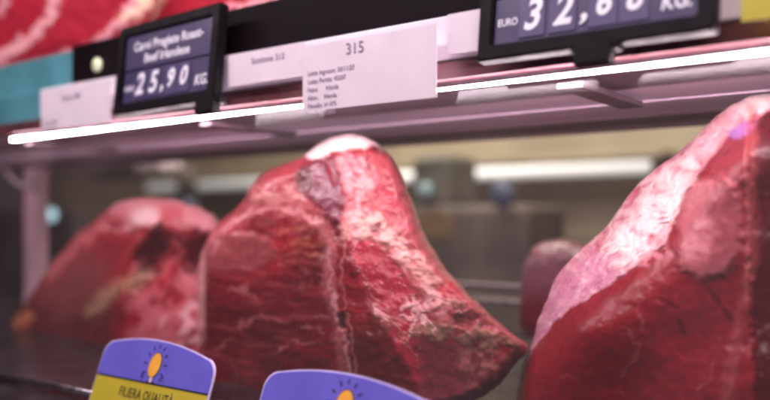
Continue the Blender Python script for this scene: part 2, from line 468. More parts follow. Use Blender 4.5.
    for k, pts in enumerate([[(330, 334), (308, 326), (292, 330)], [(332, 318), (314, 314)], [(270, 352), (300, 340), (326, 346)], [(214, 300), (240, 288), (262, 296)], [(220, 330), (262, 318), (300, 322)], [(210, 352), (236, 340)], [(404, 296), (418, 312), (428, 336)], [(420, 298), (412, 318)], [(432, 296), (424, 312), (438, 336)], [(350, 250), (372, 292), (398, 330), (424, 372)]]):
        c, fat, m = stroke(c, fat, x, y, pts, 1.6, (.64, .36, .36) if k in (6, 7, 8) else (.30, .085, .085), .75, .8, 40 + k, 5, True)
        dh = dh + m * .0008
    # wet glints painted as small pale flecks on the red facet and lobe
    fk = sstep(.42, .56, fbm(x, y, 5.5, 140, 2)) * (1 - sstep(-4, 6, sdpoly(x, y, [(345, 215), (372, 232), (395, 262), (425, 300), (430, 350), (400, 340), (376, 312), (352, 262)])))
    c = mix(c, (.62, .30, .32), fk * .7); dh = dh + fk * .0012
    # white fat cap
    c, m = region(c, x, y, [(304, 154), (322, 140), (345, 124), (370, 130), (382, 148), (366, 147), (350, 151), (330, 150), (314, 160)], FATW, .95, 3, 50, 4)
    fat = np.maximum(fat, m); dh = dh + m * .003
    rim = (1 - sstep(2, 6, np.abs(x - 201))) * sstep(240, 262, y) * (1 - sstep(325, 350, y))
    c = mix(c, (.60, .30, .29), rim * .8)
    return c, fat, dh


def paint_right(x, y):
    c, f, ms = lean_base(x, y, 21, .9); fat = np.zeros(x.shape); dh = .0002 * f
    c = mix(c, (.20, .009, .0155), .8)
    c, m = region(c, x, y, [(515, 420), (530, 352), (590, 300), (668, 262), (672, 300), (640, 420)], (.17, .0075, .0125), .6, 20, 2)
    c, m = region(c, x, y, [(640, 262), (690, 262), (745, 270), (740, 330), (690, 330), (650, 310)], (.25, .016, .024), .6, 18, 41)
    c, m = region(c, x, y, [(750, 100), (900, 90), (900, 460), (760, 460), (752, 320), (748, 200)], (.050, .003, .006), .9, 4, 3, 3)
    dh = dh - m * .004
    # outer fat flank: cream ridge above, lilac membrane with pale veins below
    flank = [(500, 420), (512, 360), (545, 290), (600, 220), (660, 150), (740, 84), (820, 70), (820, 104), (770, 110), (735, 130), (704, 166), (686, 192), (672, 222), (664, 244), (640, 264), (604, 288), (564, 312), (533, 348)]
    c, m = region(c, x, y, flank, (.52, .21, .25), 1.0, 1.6, 5, 1.6)
    fm = m
    st = flow(*warp(x, y, 8, 26, 171), -.80, 34, 9, 172, 4)
    c = mix(c, (.72, .47, .47), sstep(-.08, .25, st) * fm * .9)
    c = mix(c, (.36, .06, .085), sstep(.08, .35, -st) * fm * .7)
    lil = (1 - sstep(-6, 10, sdpoly(x, y, [(510, 420), (520, 350), (560, 276), (592, 252), (622, 276), (572, 312), (535, 346)]))) * fm
    c = mix(c, (.42, .16, .25), lil * .8)
    c, m = region(c, x, y, [(604, 262), (612, 236), (640, 198), (664, 170), (690, 152), (702, 164), (684, 192), (670, 222), (652, 250), (622, 268)], FATW, .9 * sstep(-.32, .12, fbm(x, y, 22, 173, 4)), 6, 7, 4)
    c, m = region(c, x, y, [(690, 150), (724, 112), (746, 100), (752, 116), (730, 134), (706, 164)], (.66, .32, .34), .7 * fm, 5, 174, 3)
    c, m = region(c, x, y, [(735, 110), (746, 94), (820, 76), (820, 102), (764, 108), (748, 118)], FATW, .85, 3, 175, 3)
    for k, pts in enumerate([[(566, 262), (584, 284), (600, 296)], [(584, 284), (570, 306)], [(600, 262), (604, 280), (622, 274)], [(548, 296), (562, 304), (556, 318)], [(622, 250), (640, 262)], [(540, 320), (552, 326)], [(590, 250), (584, 284)], [(655, 210), (640, 240), (620, 262)]]):
        wx, wy = warp(x, y, 4, 12, 180 + k); d, t = seg_dist(wx, wy, pts)
        mm = (1 - sstep(.3, 4.2, d)) * fm
        c = mix(c, (.70, .48, .50), mm * .5 * (.5 + np.clip(fbm(x, y, 14, 190, 3) * 2, -.4, .5))); dh = dh + mm * .0006
    fat = np.maximum(fat, fm); dh = dh + fm * (.002 + .005 * st)
    c, m = region(c, x, y, [(630, 258), (650, 240), (664, 236), (672, 254), (660, 264), (646, 268)], (.60, .22, .25), .75 * sstep(-.25, .15, fbm(x, y, 9, 75, 4)), 4, 8)
    # soft glass reflections painted as pale raised patches on the cut face
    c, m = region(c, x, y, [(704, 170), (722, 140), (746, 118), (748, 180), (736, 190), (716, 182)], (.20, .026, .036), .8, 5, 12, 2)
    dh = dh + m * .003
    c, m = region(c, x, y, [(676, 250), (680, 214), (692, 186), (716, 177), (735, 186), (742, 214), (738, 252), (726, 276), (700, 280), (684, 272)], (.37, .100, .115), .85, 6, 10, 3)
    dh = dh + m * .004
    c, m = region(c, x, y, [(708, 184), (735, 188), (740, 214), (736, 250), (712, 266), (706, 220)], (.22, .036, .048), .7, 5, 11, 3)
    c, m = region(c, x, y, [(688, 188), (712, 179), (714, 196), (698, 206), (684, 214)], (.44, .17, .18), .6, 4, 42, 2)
    c, m = region(c, x, y, [(728, 134), (742, 120), (756, 122), (752, 134), (732, 140)], (.30, .15, .40), .85, 3, 13, 2)  # purple glass reflection painted into the flesh colour
    # seams and slits
    c, fat, m = stroke(c, fat, x, y, [(752, 112), (749, 180), (752, 260), (740, 318), (730, 372), (722, 420)], 6, (.25, .042, .042), .75, .8, 14, 2)
    dh = dh + m * .0012
    c, fat, m = stroke(c, fat, x, y, [(747, 170), (749, 230), (746, 300)], 1.6, (.38, .12, .12), .5, .9, 15, 2)
    for k, pts in enumerate([[(706, 286), (714, 296), (722, 306)], [(724, 308), (728, 314), (732, 322)], [(658, 299), (668, 303), (679, 309)], [(679, 320), (682, 328), (685, 336)]]):
        wx, wy = warp(x, y, 1.5, 10, 80 + k); d, t = seg_dist(wx, wy, pts)
        w_ = 1 + 2.2 * np.sin(np.pi * np.clip(t, .03, .97))
        m = (1 - sstep(w_ * .2, w_ * 1.9, d)) * .6
        c = mix(c, (.035, .003, .006), m); dh = dh - m * .0006
    for k, pts in enumerate([[(600, 332), (622, 330), (640, 344), (636, 362), (622, 374), (618, 392)], [(556, 376), (578, 380)], [(612, 392), (628, 396)], [(696, 392), (712, 378), (716, 350)], [(640, 290), (638, 316), (644, 340)], [(712, 336), (724, 342)], [(740, 346), (733, 380), (722, 410)]]):
        c, fat, m = stroke(c, fat, x, y, pts, 1.2, (.32, .08, .09), .55, .9, 90 + k, 4, True)
        dh = dh + m * .0004
    fl = sstep(.35, .55, fbm(x, y, 9, 99, 3)) * (x > 756)
    c = mix(c, (.30, .08, .10), fl * .5)
    return c, fat, dh


def paint_left(x, y):
    c, f, ms = lean_base(x, y, 31, -.95); fat = np.zeros(x.shape); dh = .0012 * flow(x, y, -.95, 40, 11, 37)
    c = mix(c, LEAN_B, .35)
    sk = flow(*warp(x, y, 6, 30, 131), -.95, 70, 8, 132, 3)
    c = mix(c, (.46, .10, .11), sstep(.08, .4, sk) * .6); c = mix(c, (.09, .008, .010), sstep(.05, .35, -sk) * .7)
    c, m = region(c, x, y, [(104, 224), (118, 226), (140, 240), (120, 290), (60, 310), (34, 296)], (.24, .018, .026), .6, 6, 51)
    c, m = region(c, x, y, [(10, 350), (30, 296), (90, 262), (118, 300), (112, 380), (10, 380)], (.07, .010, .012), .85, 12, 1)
    c, m = region(c, x, y, [(28, 300), (52, 262), (84, 246), (112, 262), (104, 300), (60, 318)], (.20, .04, .04), .7, 12, 2)
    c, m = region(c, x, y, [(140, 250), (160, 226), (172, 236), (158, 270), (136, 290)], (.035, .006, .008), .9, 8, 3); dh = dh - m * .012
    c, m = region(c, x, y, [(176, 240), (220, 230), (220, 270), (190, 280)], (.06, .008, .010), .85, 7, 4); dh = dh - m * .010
    c, m = region(c, x, y, [(128, 300), (160, 286), (190, 270), (236, 280), (236, 370), (130, 370)], (.42, .10, .12), .75 * sstep(-.3, .1, fbm(x, y, 22, 43, 3)), 9, 5)
    c, m = region(c, x, y, [(160, 312), (196, 300), (210, 340), (170, 350)], (.66, .36, .38), .7 * sstep(-.1, .2, fbm(x, y, 14, 44, 3)), 8, 6)
    c, fat, m = stroke(c, fat, x, y, [(92, 312), (106, 296), (122, 286), (146, 276)], 6, (.38, .22, .13), .6, .95, 7, 4)
    dh = dh + m * .004
    c, fat, m = stroke(c, fat, x, y, [(10, 332), (18, 322), (26, 318)], 6, (.45, .16, .07), .8, .6, 8, 3)
    c, m = region(c, x, y, [(108, 212), (126, 194), (156, 192), (186, 196), (216, 208), (222, 226), (198, 228), (170, 216), (152, 226), (128, 222)], (.62, .25, .27), .9, 5, 9, 5)
    fat = np.maximum(fat, m); dh = dh + m * .003
    c, m = region(c, x, y, [(128, 206), (148, 200), (160, 212), (152, 224), (134, 222)], FATW, .6, 5, 10, 4)
    c, m = region(c, x, y, [(160, 205), (182, 206), (180, 230), (164, 228)], (.45, .07, .09), .8, 5, 11, 4)
    c, fat, m = stroke(c, fat, x, y, [(150, 200), (110, 218), (76, 246), (50, 276)], 5, (.50, .12, .13), .6, .8, 12, 4)
    return c, fat, dh


def paint_top(seed, stripes, bright=1.0):
    def f_(x, y):
        c, f, ms = lean_base(x, y, seed, .6); fat = np.zeros(x.shape); dh = .0006 * f
        c = mix(c, (.38, .020, .040), .7)
        for k, (pts, w, col) in enumerate(stripes):
            c, fat, m = stroke(c, fat, x, y, pts, w, col, .9, .6, seed + k, 5)
            dh = dh + m * .003
        return c, fat, dh
    return f_


ROW = 'beef cuts standing in a row on the lower deck'
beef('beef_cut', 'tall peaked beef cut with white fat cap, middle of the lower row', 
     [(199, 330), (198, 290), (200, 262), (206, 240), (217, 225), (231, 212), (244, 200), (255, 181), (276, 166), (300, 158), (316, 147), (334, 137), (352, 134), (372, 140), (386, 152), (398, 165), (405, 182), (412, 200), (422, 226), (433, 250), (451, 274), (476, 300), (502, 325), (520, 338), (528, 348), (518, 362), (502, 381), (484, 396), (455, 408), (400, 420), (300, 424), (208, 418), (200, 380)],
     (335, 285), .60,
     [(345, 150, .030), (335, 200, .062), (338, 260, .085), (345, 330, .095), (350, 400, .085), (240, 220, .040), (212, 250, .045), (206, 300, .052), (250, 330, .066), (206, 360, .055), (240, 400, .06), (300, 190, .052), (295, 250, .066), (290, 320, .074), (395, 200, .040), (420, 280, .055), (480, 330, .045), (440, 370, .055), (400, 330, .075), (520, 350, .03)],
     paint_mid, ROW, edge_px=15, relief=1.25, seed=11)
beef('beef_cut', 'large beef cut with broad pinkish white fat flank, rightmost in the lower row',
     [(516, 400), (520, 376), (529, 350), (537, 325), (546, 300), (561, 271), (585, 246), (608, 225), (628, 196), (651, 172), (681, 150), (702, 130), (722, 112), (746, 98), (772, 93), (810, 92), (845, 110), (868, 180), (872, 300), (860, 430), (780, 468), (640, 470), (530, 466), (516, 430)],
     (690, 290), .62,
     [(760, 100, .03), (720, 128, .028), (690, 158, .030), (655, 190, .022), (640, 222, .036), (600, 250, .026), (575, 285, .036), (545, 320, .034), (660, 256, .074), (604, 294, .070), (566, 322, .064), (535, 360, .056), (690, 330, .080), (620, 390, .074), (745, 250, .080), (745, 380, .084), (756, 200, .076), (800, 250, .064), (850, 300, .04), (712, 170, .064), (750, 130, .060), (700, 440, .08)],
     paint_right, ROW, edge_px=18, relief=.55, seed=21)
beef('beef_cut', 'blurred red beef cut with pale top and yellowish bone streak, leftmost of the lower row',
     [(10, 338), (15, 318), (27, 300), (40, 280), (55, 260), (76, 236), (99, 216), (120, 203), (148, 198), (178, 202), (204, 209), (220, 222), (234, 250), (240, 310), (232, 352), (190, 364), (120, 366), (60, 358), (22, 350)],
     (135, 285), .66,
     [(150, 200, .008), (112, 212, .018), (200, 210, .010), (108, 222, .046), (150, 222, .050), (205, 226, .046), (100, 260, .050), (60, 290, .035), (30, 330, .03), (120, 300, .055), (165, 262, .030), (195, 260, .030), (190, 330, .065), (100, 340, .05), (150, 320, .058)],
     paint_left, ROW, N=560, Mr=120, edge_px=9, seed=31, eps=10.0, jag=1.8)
b = beef('beef_cut', 'small rounded pinkish beef piece behind the gap left of the biggest cut',
         [(522, 330), (520, 290), (526, 262), (538, 246), (556, 240), (576, 242), (592, 250), (604, 270), (610, 310), (604, 345), (560, 352)],
         (562, 295), .90,
         [(560, 260, .03), (540, 300, .03), (590, 300, .03)],
         paint_top(77, [([(524, 270), (560, 268), (600, 280)], 26, (.46, .17, .23)), ([(534, 262), (556, 254), (580, 258)], 5, (.62, .34, .38))]), ROW, N=240, Mr=60, edge_px=24, seed=41)
UP = 'beef pieces lying on the upper shelf'
beef('beef_slab', 'bright red beef slab with pink fat streaks at upper left on the upper shelf',
     [(-60, -20), (-40, -70), (60, -95), (135, -70), (156, -20), (150, 18), (122, 44), (60, 62), (0, 74), (-50, 84)],
     (50, 0), .66, [(50, 0, .05), (0, 40, .05), (110, 20, .045), (0, -50, .04), (100, -50, .04)],
     paint_top(51, [([(-20, 70), (30, 40), (48, 20), (55, 0)], 5.5, (.70, .34, .36)), ([(60, 60), (96, 44), (126, 20), (136, -10)], 5, (.66, .30, .33)), ([(126, 18), (140, 8), (150, -6)], 6, (.80, .58, .40)), ([(-40, 30), (0, 10), (20, -30)], 3, (.66, .3, .33))]),
     UP, N=420, Mr=90, edge_px=22, seed=51)
beef('beef_slab', 'red beef slab with cream fat lump behind the left price display on the upper shelf',
     [(126, 50), (134, 10), (150, -30), (200, -60), (280, -60), (330, -30), (330, 2), (290, 20), (230, 32), (170, 50)],
     (220, -5), .72, [(220, 0, .05), (160, 20, .04), (290, -10, .04)],
     paint_top(61, [([(140, 30), (152, 10), (160, -10)], 7, (.70, .44, .34)), ([(180, 30), (230, 8), (300, -6)], 3, (.7, .32, .36))]),
     UP, N=360, Mr=80, edge_px=22, seed=61)

# ------------------------------------------------------------------ the refrigerated display case
case = thing('display_case', 'butcher display case with steel shelf and glowing tube under its edge', 'display case', (-.45, .6, Z0 - .19))
case_o = Vector((-.45, .6, Z0 - .19))


def cb(name, x0, x1, y0, y1, z0, z1, mat, parent=case, bevel=.001):
    o = box(name, x0 - case_o.x, x1 - case_o.x, y0 - case_o.y, y1 - case_o.y, z0 + Z0 - case_o.z, z1 + Z0 - case_o.z, mat, parent, bevel)
    return o


XL, XR = -1.75, .12
cb('deck', XL, XR, .36, 1.02, -.20, -.166, M['deck'], bevel=.003)
cb('front_lip', XL, XR, .335, .358, -.20, -.158, M['alu'], bevel=.004)
shelf = cb('shelf', XL, XR, .512, .87, .1285, .1315, M['steel'], bevel=.0012)
def slope(name, y0, z0, y1, z1, mat):
    n = Vector((0, -(z1 - z0), (y1 - y0))).normalized() * .002
    bm = bmesh.new(); ring = []
    for x in (XL, XR):
        ring.append([bm.verts.new(Vector((x, y, Z0 + z)) - case_o) for y, z in ((y0, z0), (y1, z1), (y1 + n.y, z1 + n.z), (y0 + n.y, z0 + n.z))])
    for k in range(4):
        bm.faces.new((ring[0][k], ring[0][(k + 1) % 4], ring[1][(k + 1) % 4], ring[1][k]))
    bm.faces.new(ring[0][::-1]); bm.faces.new(ring[1])
    bmesh.ops.bevel(bm, geom=bm.edges[:], offset=.0007, segments=2, affect='EDGES')
    return from_bm(name, bm, mat, shelf)
slope('shelf_channel', .545, .1130, .619, .1045, M['steel_dark'])
slope('underside_panel', .620, .1062, .668, .1012, M['steel'])
slope('underside_panel', .6695, .1000, .720, .0952, M['steel'])
slope('rear_trim', .7215, .0945, .765, .0930, M['maroon'])
slope('rear_trim', .766, .0935, .800, .0915, M['steel'])
cb('shelf_edge', XL, XR, .503, .5115, .1050, .1185, M['maroon'], shelf)
cb('label_rail', at_y(40, 100, .50).x, XR, .500, .508, .119, .1515, M['rail_white'], shelf)
tl = at_y(75, 60, .52).x
cb('riser_panel', tl, XR, .516, .522, .1325, .199, M['gloss_black'], shelf)
cb('riser_panel', XL, at_y(40, 100, .50).x, .509, .515, .119, .1540, M['teal'], shelf)
cb('riser_panel', XL, tl - .001, .516, .522, .1325, .194, M['teal'], shelf)
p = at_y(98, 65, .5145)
lathe('lamp_reflection', [(.0005, -.002), (.0045, -.002), (.0075, 0), (.0075, .002)], M['clip'], shelf, p - case_o, axis='Y')  # lamp reflection on the black panel, built as a glowing disc


def c_tube(name, pts, r, mat, **k):
    return tube(name, [Vector(q) - case_o for q in pts], r, mat, case, **k)


c_tube('light_tube', [(-.942, .5055, Z0 + .0985), (XR - .04, .5055, Z0 + .0985)], .0009, M['led'])
bx = at_y(602, 92, .59).x
cb('bracket', bx - .010, bx + .010, .530, .655, .0935, .0985, M['steel_dark'])
for sx_ in (-.62, -.95):
    cb('bracket', sx_ - .008, sx_ + .008, .530, .655, .0945, .0985, M['steel_dark'])
c_tube('glass_rail', [(XL, .428, Z0 - .160), (XR, .428, Z0 - .160)], .0036, M['chrome'])
def glass():
    m = bpy.data.materials.new('hazy_front_glass'); m.use_nodes = True; nt = m.node_tree; nt.nodes.clear(); L = nt.links.new
    out = nt.nodes.new('ShaderNodeOutputMaterial'); tr = nt.nodes.new('ShaderNodeBsdfTransparent'); df = nt.nodes.new('ShaderNodeBsdfDiffuse'); gl = nt.nodes.new('ShaderNodeBsdfGlossy')
    df.inputs[0].default_value = (.85, .68, .72, 1); gl.inputs['Roughness'].default_value = .06
    m1 = nt.nodes.new('ShaderNodeMixShader'); m2 = nt.nodes.new('ShaderNodeMixShader')
    tc = nt.nodes.new('ShaderNodeTexCoord'); mp = nt.nodes.new('ShaderNodeMapping'); mp.inputs['Scale'].default_value = (9, 1, 1.6); nz = nt.nodes.new('ShaderNodeTexNoise'); nz.inputs['Scale'].default_value = 1.0; nz.inputs['Detail'].default_value = 3
    mr = nt.nodes.new('ShaderNodeMapRange'); mr.inputs['From Min'].default_value = .3; mr.inputs['From Max'].default_value = .7; mr.inputs['To Min'].default_value = .012; mr.inputs['To Max'].default_value = .034
    L(tc.outputs['Object'], mp.inputs[0]); L(mp.outputs[0], nz.inputs['Vector']); L(nz.outputs['Fac'], mr.inputs['Value']); L(mr.outputs[0], m1.inputs[0])
    L(tr.outputs[0], m1.inputs[1]); L(df.outputs[0], m1.inputs[2])
    m2.inputs[0].default_value = .035
    L(m1.outputs[0], m2.inputs[1]); L(gl.outputs[0], m2.inputs[2]); L(m2.outputs[0], out.inputs[0])
    return m
M['glass'] = glass()
bm = bmesh.new()
vs = [bm.verts.new(Vector(q) - case_o) for q in ((XL, .428, Z0 - .156), (XR, .428, Z0 - .156), (XR, .4990, Z0 + .0945), (XL, .4990, Z0 + .0945))]
bm.faces.new(vs)
from_bm('front_glass', bm, M['glass'], case)
pp = at_y(36, 200, .78)
cb('post', pp.x - .017, pp.x + .017, .765, .795, -.166, .1033, M['post'], bevel=.004)
for yy, zz in ((.93, -.086), (.95, -.108)):
    c_tube('rear_rail', [(XL, yy, Z0 + zz), (XR, yy, Z0 + zz)], .0036, M['rail_metal'])
cab = [at_y(u, v, .74) for u, v in ((-18, 140), (0, 158), (8, 174), (18, 184), (28, 186), (36, 176), (38, 160))]
cc = catmull([(0, 0)] * 3, 3) if False else None
tag(tube('cable', cab, .0042, M['pinkish']), 'thin pale cable looping beside the pinkish case post', 'cable')


# ------------------------------------------------------------------ price displays
def price_display(label, x0, x1, z0, y0, lean, line1, line2, whole, cents, kg, stand_x, roll=0.0):
    W, Hh, B, D = x1 - x0, .0905, .0105, .011
    t = thing('price_display', label, 'price display', (x0, y0, Z0 + z0), (math.pi / 2 - lean, -roll, 0), 'price displays on the shelf edge')
    # frame as four mitred bars in one ring
    bm = bmesh.new()
    o = [(0, 0), (W, 0), (W, Hh), (0, Hh)]; i_ = [(B, B), (W - B, B), (W - B, Hh - B), (B, Hh - B)]
    vo = [[bm.verts.new((a, b_, z)) for a, b_ in o] for z in (-D, 0)]; vi = [[bm.verts.new((a, b_, z)) for a, b_ in i_] for z in (-D, 0)]
    for k in range(4):
        n = (k + 1) % 4
        bm.faces.new((vo[1][k], vo[1][n], vi[1][n], vi[1][k])); bm.faces.new((vo[0][n], vo[0][k], vi[0][k], vi[0][n]))
        bm.faces.new((vo[0][k], vo[0][n], vo[1][n], vo[1][k])); bm.faces.new((vi[1][k], vi[1][n], vi[0][n], vi[0][k]))
    bmesh.ops.bevel(bm, geom=bm.edges[:], offset=.0012, segments=2, affect='EDGES')
    from_bm('frame', bm, M['black'], t)
    mid = B + (Hh - 2 * B) * .48
    box('name_board', B + .0004, W - B - .0004, mid + .0008, Hh - B - .0004, -.007, -.003, M['violet_panel'], t, .0004)
    box('price_board', B + .0004, W - B - .0004, B + .0004, mid - .0008, -.007, -.0036, M['violet_panel'], t, .0004)
    if line1:
        text('product_name', line1, .0126, W / 2, Hh - B - .0165, -.0027, M['digit'], t, sx=.95, bold=.00022, align='CENTER')
        text('product_name', line2, .0126, W / 2, Hh - B - .0300, -.0027, M['digit'], t, sx=.95, bold=.00022, align='CENTER')
    iw = W - 2 * B
    text('currency_word', 'EURO', .0072, B + .003, B + .0130, -.0033, M['digit'], t, sx=.8, bold=.0001)
    xs = [.215, .375, .575, .72]
    for k, ch in enumerate(whole + cents):
        small = k > 1
        fl = box('digit_flap', B + iw * (xs[k] - .072), B + iw * (xs[k] + .066), B + .0026, mid - .0022, -.0035, -.0026, M['violet_cell'], t, .0003)
        text('digit', ch, .0238 if small else .0292, B + iw * xs[k] - .0005, B + (.0105 if small else .0082), -.0023, M['digit'], fl, sx=.86, bold=.00075, shear=.22, align='CENTER')
    text('comma', ',', .024, B + iw * .462, B + .0092, -.0022, M['digit'], t, bold=.0006, shear=.2)
    text('unit_mark', kg, .0135, B + iw * .835, B + .0072, -.0033, M['digit'], t, bold=.0003, shear=.2, sx=.85)
    c = math.cos(lean)
    # clamp foot gripping the shelf edge
    bm = bmesh.new()
    for (x_0, x_1, y_0, y_1, z_0, z_1) in ((stand_x - .012, stand_x + .012, -.012, .0005, -.0065, .0035), (stand_x - .016, stand_x + .016, -.003, .004, -.0105, -.0005)):
        g = bmesh.ops.create_cube(bm, size=1)['verts']
        for v in g:
            v.co = Vector(((x_0 + x_1) / 2 + v.co.x * (x_1 - x_0), (y_0 + y_1) / 2 + v.co.y * (y_1 - y_0), (z_0 + z_1) / 2 + v.co.z * (z_1 - z_0)))
    bmesh.ops.bevel(bm, geom=bm.edges[:], offset=.0008, segments=2, affect='EDGES')
    from_bm('clamp', bm, M['black'], t)
    return t


LEANT = math.radians(7)
price_display('dark price display reading 25,90 with product name, in front of red beef slab', -.700, -.5490, .1055, .478, LEANT, 'Carni Pregiate Roast-', 'Beef Irlandese', '25', '90', 'KG.', .143, math.radians(1.1))
price_display('dark price display reading 32,68 cut off by the picture top, near the yellow label', -.2795, -.1225, .1095, .478, LEANT, 'Carni Pregiate', 'Bovino Adulto', '32', '68', 'KG.', .0845)


# ------------------------------------------------------------------ papers on the rail
def paper(label, x0, x1, z0, z1, y, lines, big=None, name='paper_label', mat='paper', roll=0.0):
    W, Hh = x1 - x0, z1 - z0
    t = thing(name, label, 'paper label', (x0, y, Z0 + z0), (math.pi / 2, roll, 0), 'printed labels on the shelf rail')
    bm = bmesh.new(); n = 12
    rows = [[bm.verts.new((W * k / n, Hh * j, .0006 * math.sin(math.pi * k / n) * (1 - j))) for k in range(n + 1)] for j in (0, 1)]
    for k in range(n): bm.faces.new((rows[0][k], rows[0][k + 1], rows[1][k + 1], rows[1][k]))
    r = bmesh.ops.extrude_face_region(bm, geom=bm.faces[:])
    for v in r['geom']:
        if isinstance(v, bmesh.types.BMVert): v.co.z -= .0004
    from_bm('sheet', bm, M[mat], t)
    if big:
        text('big_print', big[0], big[1], big[2], big[3], .0008, M['ink'], t)
    if lines:
        text('small_print', '\n'.join(lines), .0052, .006, Hh - .0245, .0008, M['ink'], t, sx=.95)
    return t


paper('white printed label with number 315 hanging below the shelf rail, middle of the rail', -.4476, -.3166, .0895, .143, .4855,
      ['Lotto Ingresso: 30/11/27', 'Lotto Partita: 40207', 'Nato:      Irlanda', 'Allev.:    Irlanda', 'Macello: Irl 075', 'Sezion.: Irl 075'], ('315', .0125, .046, .0415))
paper('white printed label left of the 25,90 price display', -.842, -.713, .1005, .1445, .4855, ['', '', 'Lotto: 40198', 'Nato: Irlanda'], ('Carne 308', .0085, .040, .030))
paper('narrow white label strip right of the 25,90 price display', -.545, -.452, .121, .1495, .493, [], ('Scottona 312', .0075, .03, .017))
paper('white label strip left of the 32,68 price display', -.312, -.262, .121, .150, .493, [])
paper('small yellow label beside the 32,68 price display', -.1095, -.02, .1125, .17, .482, [], None, 'paper_label', 'yellow_paper')


# ------------------------------------------------------------------ violet and yellow product cards
def card(label, x0, y0, W=.150, Hh=.068, div=.031, lean=math.radians(20), z0=-.1655):
    t = thing('product_card', label, 'product card', (x0, y0, Z0 + z0), (math.pi / 2 - lean, 0, 0), 'violet and yellow product cards in front of the beef')
    def arc(n0, n1, inset):
        rc = .014
        top = lambda x: Hh - inset - .013 * ((x - W * .45) / (W * .55)) ** 2
        pts = [(W - inset, n0), (W - inset, top(W) - rc)]
        for k in range(1, 7):
            a = k / 7 * math.pi / 2
            pts.append((W - inset - rc * (1 - math.cos(a)), top(W - rc) - rc + rc * math.sin(a)))
        for k in range(0, 25):
            x = W - inset - rc - (W - 2 * inset - 2 * rc) * k / 24
            pts.append((x, top(x)))
        for k in range(1, 7):
            a = k / 7 * math.pi / 2
            pts.append((inset + rc * (1 - math.sin(a)), top(rc) - rc + rc * math.cos(a)))
        pts += [(inset, top(0) - rc), (inset, n0)]
        return pts
    prism('card_base', arc(0, 0, 0), -.0016, 0, M['sign_edge'], t)
    prism('violet_field', arc(div + .0008, 0, .0011), .0001, .0005, M['sign_violet'], t)
    prism('yellow_field', [(.0011, .001), (W - .0011, .001), (W - .0011, div - .0008), (.0011, div - .0008)], .0001, .0005, M['sign_yellow'], t)
    prism('divider', [(.0011, div - .0007), (W - .0011, div - .0007), (W - .0011, div + .0007), (.0011, div + .0007)], .0001, .0007, M['outline'], t)
    cx, cy, rx, ry = W * .51, .0465, .0078, .0112
    tilt = -.15
    def ell(a, b, n=36):
        return [(cx + a * math.cos(q) * math.cos(tilt) - b * math.sin(q) * math.sin(tilt), cy + a * math.cos(q) * math.sin(tilt) + b * math.sin(q) * math.cos(tilt)) for q in [2 * math.pi * k / n for k in range(n)]]
    em = prism('bulb_emblem', ell(rx, ry), .0006, .0009, M['outline'], t)
    prism('bulb_glow', ell(rx - .0008, ry - .0008), .0010, .0012, M['orange'], em)
    def bar(name, ax, ay, bx_, by, w, mat):
        d = Vector((bx_ - ax, by - ay)).normalized(); nn = Vector((-d.y, d.x)) * w / 2
        return prism(name, [(ax + nn.x, ay + nn.y), (ax - nn.x, ay - nn.y), (bx_ - nn.x, by - nn.y), (bx_ + nn.x, by + nn.y)], .0006, .0009, mat, em)
    for k in range(9):
        a = math.radians(-25 + k * 28.75)
        bar('emblem_ray', cx + math.cos(a) * (rx + .0034), cy + math.sin(a) * (ry + .003), cx + math.cos(a) * (rx + .0072), cy + math.sin(a) * (ry + .0066), .0010, M['outline'])
    prism('emblem_stem', [(cx - .0018, div + .001), (cx + .0018, div + .001), (cx + .0014, cy - ry + .001), (cx - .0014, cy - ry + .001)], .0009, .0012, M['pale_pink'], em)
    prism('emblem_foot', [(cx - .0062, div + .0005), (cx + .0062, div + .0005), (cx + .0020, div + .0026), (cx - .0020, div + .0026)], .0008, .0011, M['outline'], em)
    for s in (-1, 1):
        bar('emblem_dash', cx + s * .010, div + .004, cx + s * .0145, div + .004, .0008, M['outline'])
        bar('emblem_dash', cx + s * .011, div + .0062, cx + s * .0150, div + .0066, .0008, M['outline'])
    text('card_words', 'FILIERA QUALITÀ', .0116, W * .5, div - .0145, .0007, M['outline'], t, sx=.72, bold=.00008, align='CENTER')
    return t


card('violet and yellow card with bulb emblem in front of the leftmost beef cut', -.6356, .4085)
card('violet card with bulb emblem cut off at the bottom, below the middle beef cut', -.4135, .3900)

# ------------------------------------------------------------------ blurred things behind the case
wall = box('back_wall', -4.2, 1.2, 2.30, 2.36, Z0 - .06, Z0 + .9, M['wall'], None, 0); wall['kind'] = 'structure'
low = box('back_counter', -4.2, 1.2, 1.75, 2.29, Z0 - .9, Z0 - .062, M['wall_low'], None, 0.004)
tag(low, 'dark blurred work counter along the wall behind the display case', 'counter')
a, b2 = at_y(150, 188, 2.1), at_y(650, 167, 2.1)
lamp = thing('tube_lamp', 'long white fluorescent tube glowing on the olive wall behind', 'lamp', ((a.x + b2.x) / 2, 2.2, (a.z + b2.z) / 2))
L0 = Vector(((a.x + b2.x) / 2, 2.2, (a.z + b2.z) / 2))
zt = (at_y(580, 170, 2.1).z)
tube('glowing_tube', [Vector((a.x, 2.1, zt)) - L0, Vector((b2.x, 2.1, zt)) - L0], .017, M['tube2'], lamp, 18)
box('lamp_body', a.x - L0.x - .02, b2.x - L0.x + .02, -.06, .09, zt - L0.z - .0 + .03, zt - L0.z + .05, M['wall'], lamp, .004)

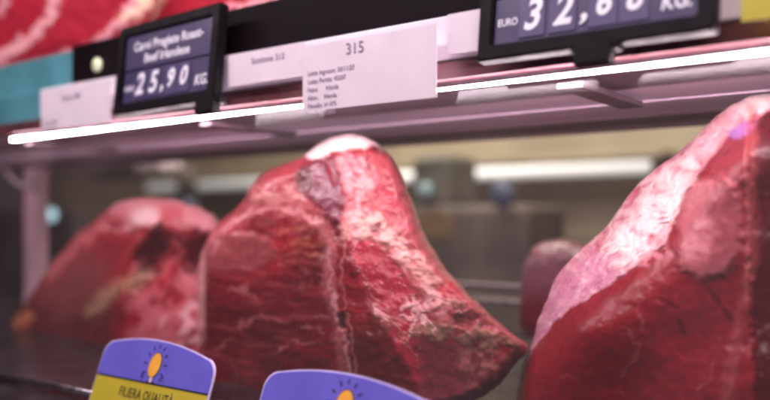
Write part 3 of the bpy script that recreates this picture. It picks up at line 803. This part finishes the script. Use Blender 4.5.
mc = at_y(452, 250, 1.55)
mach = thing('counter_machine', 'dark blurred butcher machine with bluish knob between middle and biggest cuts', 'machine', (mc.x, 1.55, Z0 - .26))
mz = lambda py, px=452: at_y(px, py, 1.55).z - (Z0 - .26)
mx_ = lambda px: at_y(px, 250, 1.55).x - mc.x
box('body', mx_(408), mx_(528), 0, .2, 0, mz(205), M['machine'], mach, .02, 4)
box('column', mx_(405), mx_(444), .02, .16, mz(205) - .01, mz(152), M['machine_grey'], mach, .02, 4)
box('front_panel', mx_(412), mx_(452), -.006, .004, mz(240), mz(212), M['ochre'], mach, .004)
lathe('knob', [(.01, 0), (.026, .004), (.030, .03), (.02, .04)], M['blue'], mach, (mx_(508), -.0, mz(196)), axis='Y')
lathe('dial', [(.006, 0), (.020, .004), (.020, .02), (.015, .026)], M['dull_lens'], mach, (mx_(424), .018, mz(190)), axis='Y')

sc = at_y(112, 170, 1.7)
sl = thing('hanging_tool', 'dark blurred tool with pinkish end hanging behind the leftmost cut', 'tool', (sc.x, 1.7, Z0 + .0))
hz = lambda px, py: at_y(px, py, 1.7) - Vector((sc.x, 1.7, Z0))
q0, q1 = hz(88, 182), hz(136, 146)
box('blade', q0.x, q1.x, 0, .05, q0.z, q1.z, M['machine'], sl, .015, 4)
q0, q1 = hz(130, 172), hz(172, 160)
box('arm', q0.x, q1.x, .005, .045, q0.z, q1.z, M['pinkish'], sl, .008, 3)
lathe('end_cap', [(.006, -.03), (.022, -.02), (.03, 0), (.022, .02), (.006, .03)], M['pinkish'], sl, hz(164, 166), axis='Y')

bc = at_y(187, 205, 1.7)
bt = thing('spray_bottle', 'blurred grey blue bottle with dark neck behind the leftmost cut', 'bottle', (bc.x, 1.7, Z0 - .062))
lathe('bottle_body', [(.03, 0), (.038, .006), (.038, .1), (.03, .125), (.016, .14)], M['blue'], bt)
lathe('nozzle', [(.016, .14), (.03, .15), (.034, .2), (.02, .24)], M['machine'], bt)

dc = at_y(53, 215, 1.5)
dl = thing('indicator_light', 'round pale blue light glowing beside the left post', 'light', (dc.x, 1.5, dc.z))
lathe('lens', [(.004, 0), (.018, 0), (.0215, .006), (.016, .016)], M['dial'], dl, (0, 0, 0), axis='Y')
lathe('bezel', [(.02, -.012), (.028, -.012), (.028, -.001), (.02, -.001)], M['machine'], dl, (0, 0, 0), axis='Y')
cb0 = at_y(8, 240, 1.5)
cbt = box('cabinet', cb0.x - .3, at_y(62, 240, 1.5).x + .02, 1.53, 1.74, Z0 - .9, Z0 + .04, M['wall_low'], None, .01)
tag(cbt, 'dark tall cabinet at the left edge carrying the round light', 'cabinet')

# ------------------------------------------------------------------ lights
def area(name, loc, target, sx, sy, power, col):
    l = bpy.data.lights.new(name, 'AREA'); l.shape = 'RECTANGLE'; l.size = sx; l.size_y = sy; l.energy = power; l.color = col
    o = bpy.data.objects.new(name, l); COL.objects.link(o); o.location = loc
    o.rotation_euler = (Vector(target) - Vector(loc)).to_track_quat('-Z', 'Y').to_euler()
    return o


area('front_fill', (.9, -1.2, Z0 + 1.5), (-.4, .5, Z0), 1.6, .5, 20, (1, .86, .92))  # unseen fill added above and behind the camera for tags and labels
area('rail_fill', (-.42, .06, Z0 + .52), (-.42, .50, Z0 + .10), 1.5, .06, 8, (1, .84, .92))  # added fill from the upper front, brightens the rail and papers
area('under_shelf_fill', (-.62, .517, Z0 + .0965), (-.62, .60, Z0 + .062), 1.55, .008, 1.15, (1, .80, .87))  # extra unseen fill added under the shelf, lifts the meat and underside
area('upper_shelf_lamp', (-.55, .55, Z0 + .62), (-.55, .66, Z0), 1.6, .10, 9, (1, .88, .92))
area('wall_fill', (-1.2, 1.5, Z0 + 1.1), (-1.0, 2.3, Z0 + .1), 1.8, .3, 42, (1, .92, .80))  # unseen fill added to brighten the wall behind the case
w = bpy.data.worlds.new('World'); scene.world = w; w.use_nodes = True
bg = w.node_tree.nodes['Background']; bg.inputs['Color'].default_value = (.62, .50, .56, 1); bg.inputs['Strength'].default_value = .04

# ------------------------------------------------------------------ camera
cam = bpy.data.cameras.new('camera'); co = bpy.data.objects.new('camera', cam); COL.objects.link(co)
co.location = (0, 0, Z0); co.rotation_euler = (math.pi / 2, 0, PSI)
cam.sensor_width = 36; cam.lens = 36 * FPX / 770; cam.shift_y = (HY - 200) / 770
cam.clip_start = .01; cam.clip_end = 50
cam.dof.use_dof = True; cam.dof.focus_distance = .61; cam.dof.aperture_fstop = cam.lens / 1000 / .0158
scene.camera = co
scene.view_settings.view_transform = 'Standard'; scene.view_settings.look = 'None'; scene.view_settings.exposure = 0
scene.cycles.filter_width = 3.0
scene.cycles.use_denoising = True
scene.cycles.max_bounces = 8
